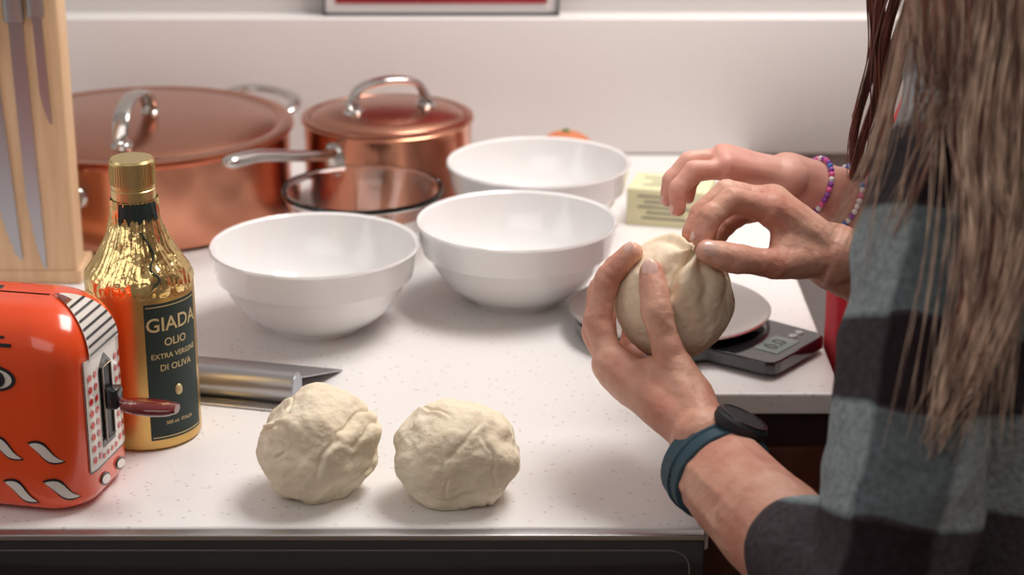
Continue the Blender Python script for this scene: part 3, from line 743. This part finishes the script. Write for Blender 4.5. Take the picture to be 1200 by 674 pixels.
# ---------------------------------------------------------------- dough
def dough_fn(seed,folds,base=.15,fine=1.0,famp=1.0):
    rs=random.Random(seed); planes=[]
    for k in range(folds):
        d=V((rs.gauss(0,1),rs.gauss(0,1),rs.gauss(0,.8))).normalized(); planes.append((d,rs.uniform(-.5,.8),rs.uniform(.026,.055),rs.uniform(.025,.06)*famp,V((rs.gauss(0,1),rs.gauss(-.3,1),rs.gauss(.3,1))).normalized()))
    s=V((seed*3.1,seed*1.7,0))
    def fn(c):
        p=c.copy()
        r=1+base*noise.noise(p*1.15+s)+.075*noise.noise(p*2.3+s)+fine*(.026*noise.noise(p*5.2+s)+.010*noise.noise(p*10+s)+.005*noise.noise(p*21+s)+.004*noise.noise(p*42+s))
        w2=.26*noise.noise(p*1.7+s*2)+.05*noise.noise(p*5+s)
        for d,c0,w,a,lim in planes:
            m=(p.dot(lim)-.1)*2.2
            if m<=0: continue
            m=min(1,m); q=p.dot(d)-c0+w2
            if abs(q)<.4:
                r-=a*m*math.exp(-(q/w)**2); r+=a*.6*m*math.exp(-((q-w*2.4)/(w*2.0))**2)
        return p*r
    return fn
def dough_ball(c,s,seed,folds=9,rot=0,sink=.90,base=.15,tweak=None,fine=1.0,famp=1.0):
    o=ball('dough_ball',(0,0,0),s,M['dough'],sub=7,fn=dough_fn(seed,folds,base,fine,famp),rot=Matrix.Rotation(rot,3,'Z'))
    me=o.data; h=s[2]
    for v in me.vertices:
        if tweak: v.co=tweak(v.co.copy())
        z=v.co.z+h*sink
        if z<0:
            k=1-.25*min(1,-z/h*2); v.co.x*=k; v.co.y*=k; z=z*.03
        v.co.z=z
    zm=min(v.co.z for v in me.vertices)
    for v in me.vertices: v.co.z-=zm
    o.location=(c[0],c[1],0); return o
def tw(co):
    # blocky torn lump: broad flat facets, shoulder on the upper right, tucked flap at lower right
    n=co.normalized()
    co*=1+.07*max(0,n.x*.8+n.z*.6-.75)*4*.9 
    co*=1-.10*max(0,-n.x*.75+n.z*.6-.70)*3
    co*=1+.05*max(0,-n.x*.8-n.z*.5-.7)*4
    q=V((co.x-.017,co.y+.026,co.z+.024)).length
    co*=1-.20*math.exp(-(q/.0095)**2)
    q2=V((co.x-.012,co.y+.032,co.z+.006)).length
    co*=1+.06*math.exp(-(q2/.014)**2)
    return co
dough_ball((-.1235,1.177),(.0380,.036,.0365),21,10,.9,.86,.20,tw)
dough_ball((-.0345,1.172),(.0400,.036,.0335),12,11,.05,.84,.10,None,.9,.85)
def held(c):
    p=c.copy(); r=1+.05*noise.noise(p*1.6+V((4,2,1)))+.022*noise.noise(p*4)+.009*noise.noise(p*10)+.004*noise.noise(p*24)
    pd=V((.22,-.42,.88)).normalized(); ca=p.dot(pd)
    ax=pd.cross(V((0,1,0))).normalized(); ay=pd.cross(ax); th=math.atan2(p.dot(ay),p.dot(ax))
    k=max(0,ca-.40)/.60
    r+=.11*k*k + .085*k*math.sin(th*5+2.6*noise.noise(p*2.2))*(1-.3*k)
    q=p.dot(V((.85,-.40,-.30)).normalized())-.10+.12*noise.noise(p*2)
    m=max(0,min(1,(ca+.05)*1.8)); r-=.11*m*math.exp(-(q/.045)**2); r+=.05*m*math.exp(-((q-.12)/.09)**2)
    return p*r
ball('dough_ball',D,(.0388,.0385,.0390),M['dough2'],sub=7,fn=held)
# ---------------------------------------------------------------- kitchen scale
sc=empty('kitchen_scale'); SC=Matrix.Translation((.120,1.463,0))@Matrix.Rotation(math.radians(-38),4,'Z')
def C_(o): o.matrix_basis=SC@o.matrix_basis; return o
def ext(name,pts,z0,z1,mt,parent,bev=.0015):
    n=len(pts); vs=[(x,y,z0) for x,y in pts]+[(x,y,z1) for x,y in pts]
    fs=[list(range(n))[::-1],list(range(n,2*n))]+[[i,(i+1)%n,n+(i+1)%n,n+i] for i in range(n)]
    o=mk(name,vs,fs,mt,parent,smooth=False); b=o.modifiers.new('b','BEVEL'); b.width=bev; b.segments=3; b.limit_method='ANGLE'; b.angle_limit=.9; return o
pts=[]
for k in range(37):
    a=math.radians(34+292*k/36); pts.append((.072*math.cos(a),.072*math.sin(a)))
pts+=[(.108,-.038),(.114,-.034),(.115,-.028),(.115,.028),(.114,.034),(.108,.038)]
C_(ext('base',pts,.003,.0135,M['blackglass'],sc))
for q in ((-.045,-.03),(-.045,.03),(.085,-.025),(.085,.025)):
    o=lathe('foot',[(0,0),(.006,0),(.006,.004),(0,.004)],M['black'],sc,seg=24); o.location=(q[0],q[1],0); C_(o)
C_(lathe('weighing_plate',[(0,.0155),(.060,.0155),(.072,.0165),(.0762,.0195),(.0766,.0205),(.0755,.0213),(.070,.0192),(.058,.0183),(0,.0183)],M['steel'],sc,seg=128,ang=50))
C_(lathe('plate_support',[(0,.0134),(.035,.0134),(.035,.0156),(0,.0156)],M['black'],sc,seg=48))
C_(box('display',(.086,-.020,.0133),(.107,.012,.0139),M['lcd'],sc,bev=.0002))
for yy in (.019,.028):
    o=lathe('button',[(0,.0145),(.0032,.0143),(.0036,.0135),(0,.0135)],M['steel_r'],sc,seg=24); o.location=(.097,yy,0); C_(o)
v,f=TXT['0.0']
C_(mk('display_digits',[(.0925-p.y+.0085,p.x-.004,.0141) for p in v],f,M['black'],sc,smooth=False))
# ---------------------------------------------------------------- watch
w=empty('wristwatch')
R=fdir.to_track_quat('Z','Y').to_matrix().to_4x4()
WT=Matrix.Translation(LWc+fdir*.004)@R
xl=WT.to_3x3().inverted()@sd
WT=WT@Matrix.Rotation(math.atan2(xl.y,xl.x),4,'Z')@Matrix.Diagonal((1.16,1,1,1))
def ringmesh(name,r0,r1,h,mt):
    prof=[(r0,-h),(r1-.0008,-h),(r1,-h+.0008),(r1,h-.0008),(r1-.0008,h),(r0,h),(r0,-h)]
    o=lathe(name,prof,mt,w,seg=96,ang=40); o.matrix_basis=WT; return o
ringmesh('strap',.0245,.0272,.0122,M['strap'])
ringmesh('strap_keeper',.0245,.0282,.0024,M['strap'])
loc=WT.inverted()@(LWc+fdir*.004+V((.45,.45,1))*.03); ca=math.atan2(loc.y,loc.x)
CWm=WT@Matrix.Rotation(ca,4,'Z')@Matrix.Translation((.0258,0,0))@Matrix.Rotation(math.pi/2,4,'Y')
for nm,pr,mt_ in (('case',[(0,-.002),(.0150,-.002),(.0165,.001),(.0165,.004),(.0152,.0055),(.013,.0055),(0,.0052)],M['dial']),('bezel',[(.0130,.0052),(.0152,.0052),(.0148,.0064),(.0134,.0064),(.0130,.0052)],M['black']),('dial_glass',[(0,.0060),(.0130,.0060),(.0132,.005),(0,.005)],M['dial'])):
    o=lathe(nm,pr,mt_,w,seg=64); o.matrix_basis=CWm
for k in range(9):
    a=ca+math.pi*.55+k*.15
    o=lathe('strap_hole',[(0,.0286),(.0014,.0286),(.0016,.026),(0,.026)],M['black'],w,seg=16); o.matrix_basis=WT@Matrix.Rotation(a,4,'Z')@Matrix.Rotation(math.pi/2,4,'Y')@Matrix.Translation((0,0,-.0008))
# ---------------------------------------------------------------- hair
def hair_curve(name,strands,mt,parent,bev):
    cu=bpy.data.curves.new(name,'CURVE'); cu.dimensions='3D'; cu.bevel_depth=bev; cu.bevel_resolution=0; cu.resolution_u=3
    for st,rad in strands:
        sp=cu.splines.new('NURBS'); sp.points.add(len(st)-1); sp.order_u=min(4,len(st)); sp.use_endpoint_u=True
        for i,p in enumerate(st):
            sp.points[i].co=(*p,1); sp.points[i].radius=rad*(1-.75*(i/(len(st)-1))**3)
    cu.materials.append(mt)
    o=bpy.data.objects.new(name,cu); bpy.context.collection.objects.link(o); o.parent=parent; return o
S=[]; S2=[]; rnd=random.Random(11)
def jit(s): return V((rnd.gauss(0,s),rnd.gauss(0,s),rnd.gauss(0,s)))
for k in range(1050):
    f=rnd.random(); f2=.35*f+.65*(round(f*12)/12+rnd.gauss(0,.014))
    if f2<.42 and rnd.random()<.45: continue
    root=V((.205+.09*f,1.065+.02*rnd.random(),.49+.03*rnd.random()))
    st=[root+jit(.004),V((.196+.078*f2,1.020+rnd.gauss(0,.008),.385))+jit(.002),V((.200+.078*f2,1.006+rnd.gauss(0,.007),.340))+jit(.0015)]
    if f2<.42:
        st.append(V((.201+.080*f2,.998+rnd.gauss(0,.005),.312-.03*f2))+jit(.003))
        if rnd.random()<.30: st.append(V((.197+.06*f2,.996,.285))+jit(.005))
        if rnd.random()<.08: st.append(V((.182+.02*rnd.random(),.998,.225))+jit(.004))
    else:
        g_=(f2-.42)/.58
        st.append(V((.214+.060*g_,.990+rnd.gauss(0,.005),.292))+jit(.0015))
        if rnd.random()<.58:
            st.append(V((.226+.042*g_,.972+rnd.gauss(0,.003),.250))+jit(.0022))
            if rnd.random()<.56:
                st.append(V((.222+.034*g_,.957,.212))+jit(.0028))
                if rnd.random()<.56:
                    st.append(V((.213+.024*g_,.945,.172))+jit(.0032))
                    if rnd.random()<.6: st.append(V((.206+.014*g_,.937,.140+rnd.uniform(-.006,.02)))+jit(.003))
    (S2 if (rnd.random()<(.45 if f2<.3 else .12)) else S).append((st,rnd.uniform(.4,1.1)))
for k in range(60):
    x=rnd.uniform(.208,.262); dx=rnd.gauss(0,.006)
    S.append(([V((x,1.01,.37)),V((x+.002,1.0,.315)),V((x+.004+dx*.3,.976,.255)),V((x-.004+dx,.955,.20))+jit(.003),V((x-.012+dx,.943,.16-rnd.random()*.03))+jit(.005)],.45))
for k in range(400):
    f=rnd.random(); root=HW+V((.0+.07*f,.06,.05))
    S.append(([root+jit(.006),HW+V((.02+.06*f,.082,-.06))+jit(.004),HW+V((.03+.06*f,.09,-.15))+jit(.006),HW+V((.05+.05*f,.085,-.21))+jit(.01)],rnd.uniform(.6,1.2)))
for k in range(500):
    a=rnd.uniform(-.9,.9); root=HW+V((.04,.05*a,.07))
    S.append(([root,HW+V((.095,.06*a,.0))+jit(.004),HW+V((.105,.075*a,-.09))+jit(.004),HW+V((.13,.09*a,-.19))+jit(.006),HW+V((.16,.09*a,-.27))+jit(.01)],rnd.uniform(.6,1.2)))
for k in range(26):
    e=V((.158+.02*rnd.random(),1.0,.195+.05*rnd.random()))
    S.append(([V((.205,1.03,.40)),V((.200,1.02,.31))+jit(.004),V((.186,1.01,.255))+jit(.005),e+jit(.005)],.45))
hair_curve('long_hair',S,M['blonde'],woman,.0008)
hair_curve('darker_strands',S2,M['auburn'],woman,.0008)
S=[]
for k in range(470):
    f=rnd.random(); lk=round(f*4)/4; ph=lk*5; fr=rnd.gauss(0,.0018)
    def wv(z,A=.005): return A*math.sin((z*1000/17)+ph)
    st=[V((.265+.03*f,1.375,.47))+jit(.005),V((.254+.022*f,1.366,.36))+jit(.002)]
    for z_ in (.30,.275,.25,.225,.20,.178,.158):
        if z_<.20 and rnd.random()<.35: break
        t=(.30-z_)/.15
        st.append(V((.246-.014*t+.028*lk*(1-.35*t)+wv(z_)+fr,1.362-.024*t+fr,z_))+jit(.0010))
    S.append((st,rnd.uniform(.6,1.2)))
for k in range(400):
    a=rnd.uniform(-1,1); S.append(([HC+V((.03,.05*a,.07)),HC+V((.085,.055*a,0))+jit(.004),HC+V((.09,.065*a,-.09))+jit(.004),HC+V((.10,.075*a,-.17))+jit(.008)],1))
hair_curve('long_hair',S,M['brown'],child,.0008)
bcol=[mat('bead_purple',(.30,.08,.45),.3),mat('bead_pink',(.85,.15,.4),.3),mat('bead_white',(.85,.85,.85),.3),mat('bead_blue',(.1,.25,.7),.3)]
def bracelet(t,r,nb,cols,br):
    b=empty('beaded_bracelet'); c=CW_.lerp(CE,t); ax=(CE-CW_).normalized(); s1=ax.cross(V((0,0,1))).normalized(); s2=s1.cross(ax)
    for k in range(nb):
        a=2*math.pi*k/nb; ball('bead',c+(s1*math.cos(a)+s2*math.sin(a))*r,(br,br,br),bcol[cols[k%len(cols)]],b,sub=2)
bracelet(.17,.0205,34,(0,1,0,2,1,0,3),.0021)
bracelet(.36,.0225,36,(2,2,1,2,3,2,0),.0022)
# ---------------------------------------------------------------- lights
def area(name,loc,target,size,power,col):
    l=bpy.data.lights.new(name,'AREA'); l.shape='RECTANGLE'; l.size=size[0]; l.size_y=size[1]; l.energy=power; l.color=col
    o=bpy.data.objects.new(name,l); bpy.context.collection.objects.link(o); o.location=loc
    o.rotation_euler=(V(target)-V(loc)).to_track_quat('-Z','Y').to_euler(); return o
area('ceiling_light_key',(.40,1.62,1.18),(.05,1.45,0),(.7,.5),17,(1,.955,.91))
area('room_fill',(-.3,.1,1.25),(-.1,1.0,0),(1.4,1.2),9.5,(1,.93,.885))  # fill added on the camera side to lift room and figures, no fixture
area('left_side_fill',(-1.40,1.0,.65),(0,1.4,.05),(.7,.9),3.0,(.90,.94,1))  # weak cool fill added from the left, no window in that wall
wd=bpy.data.worlds.new('World'); bpy.context.scene.world=wd; wd.use_nodes=True
wd.node_tree.nodes['Background'].inputs[0].default_value=(.5,.5,.52,1); wd.node_tree.nodes['Background'].inputs[1].default_value=.3
# ---------------------------------------------------------------- camera
cam=bpy.data.cameras.new('camera'); co=bpy.data.objects.new('camera',cam); bpy.context.collection.objects.link(co)
cam.sensor_width=36; cam.lens=72; co.location=(0,0,.554); co.rotation_euler=(math.radians(90-19.5),0,0)
cam.clip_start=.02; cam.dof.use_dof=True; cam.dof.focus_distance=1.31*1.2; cam.dof.aperture_fstop=5.6
bpy.context.scene.camera=co
K=1.2
for o in list(bpy.context.scene.objects):
    if o.parent is None:
        m=Matrix.Translation((0,0,.9))@Matrix.Scale(K,4)@o.matrix_basis
        if o.type in('CAMERA','LIGHT'):
            o.location=m.to_translation()
            if o.type=='LIGHT': o.data.size*=K; o.data.size_y*=K; o.data.energy*=K*K
        else: o.matrix_basis=m
try:
    bpy.context.scene.view_settings.view_transform='Standard'
except Exception: pass
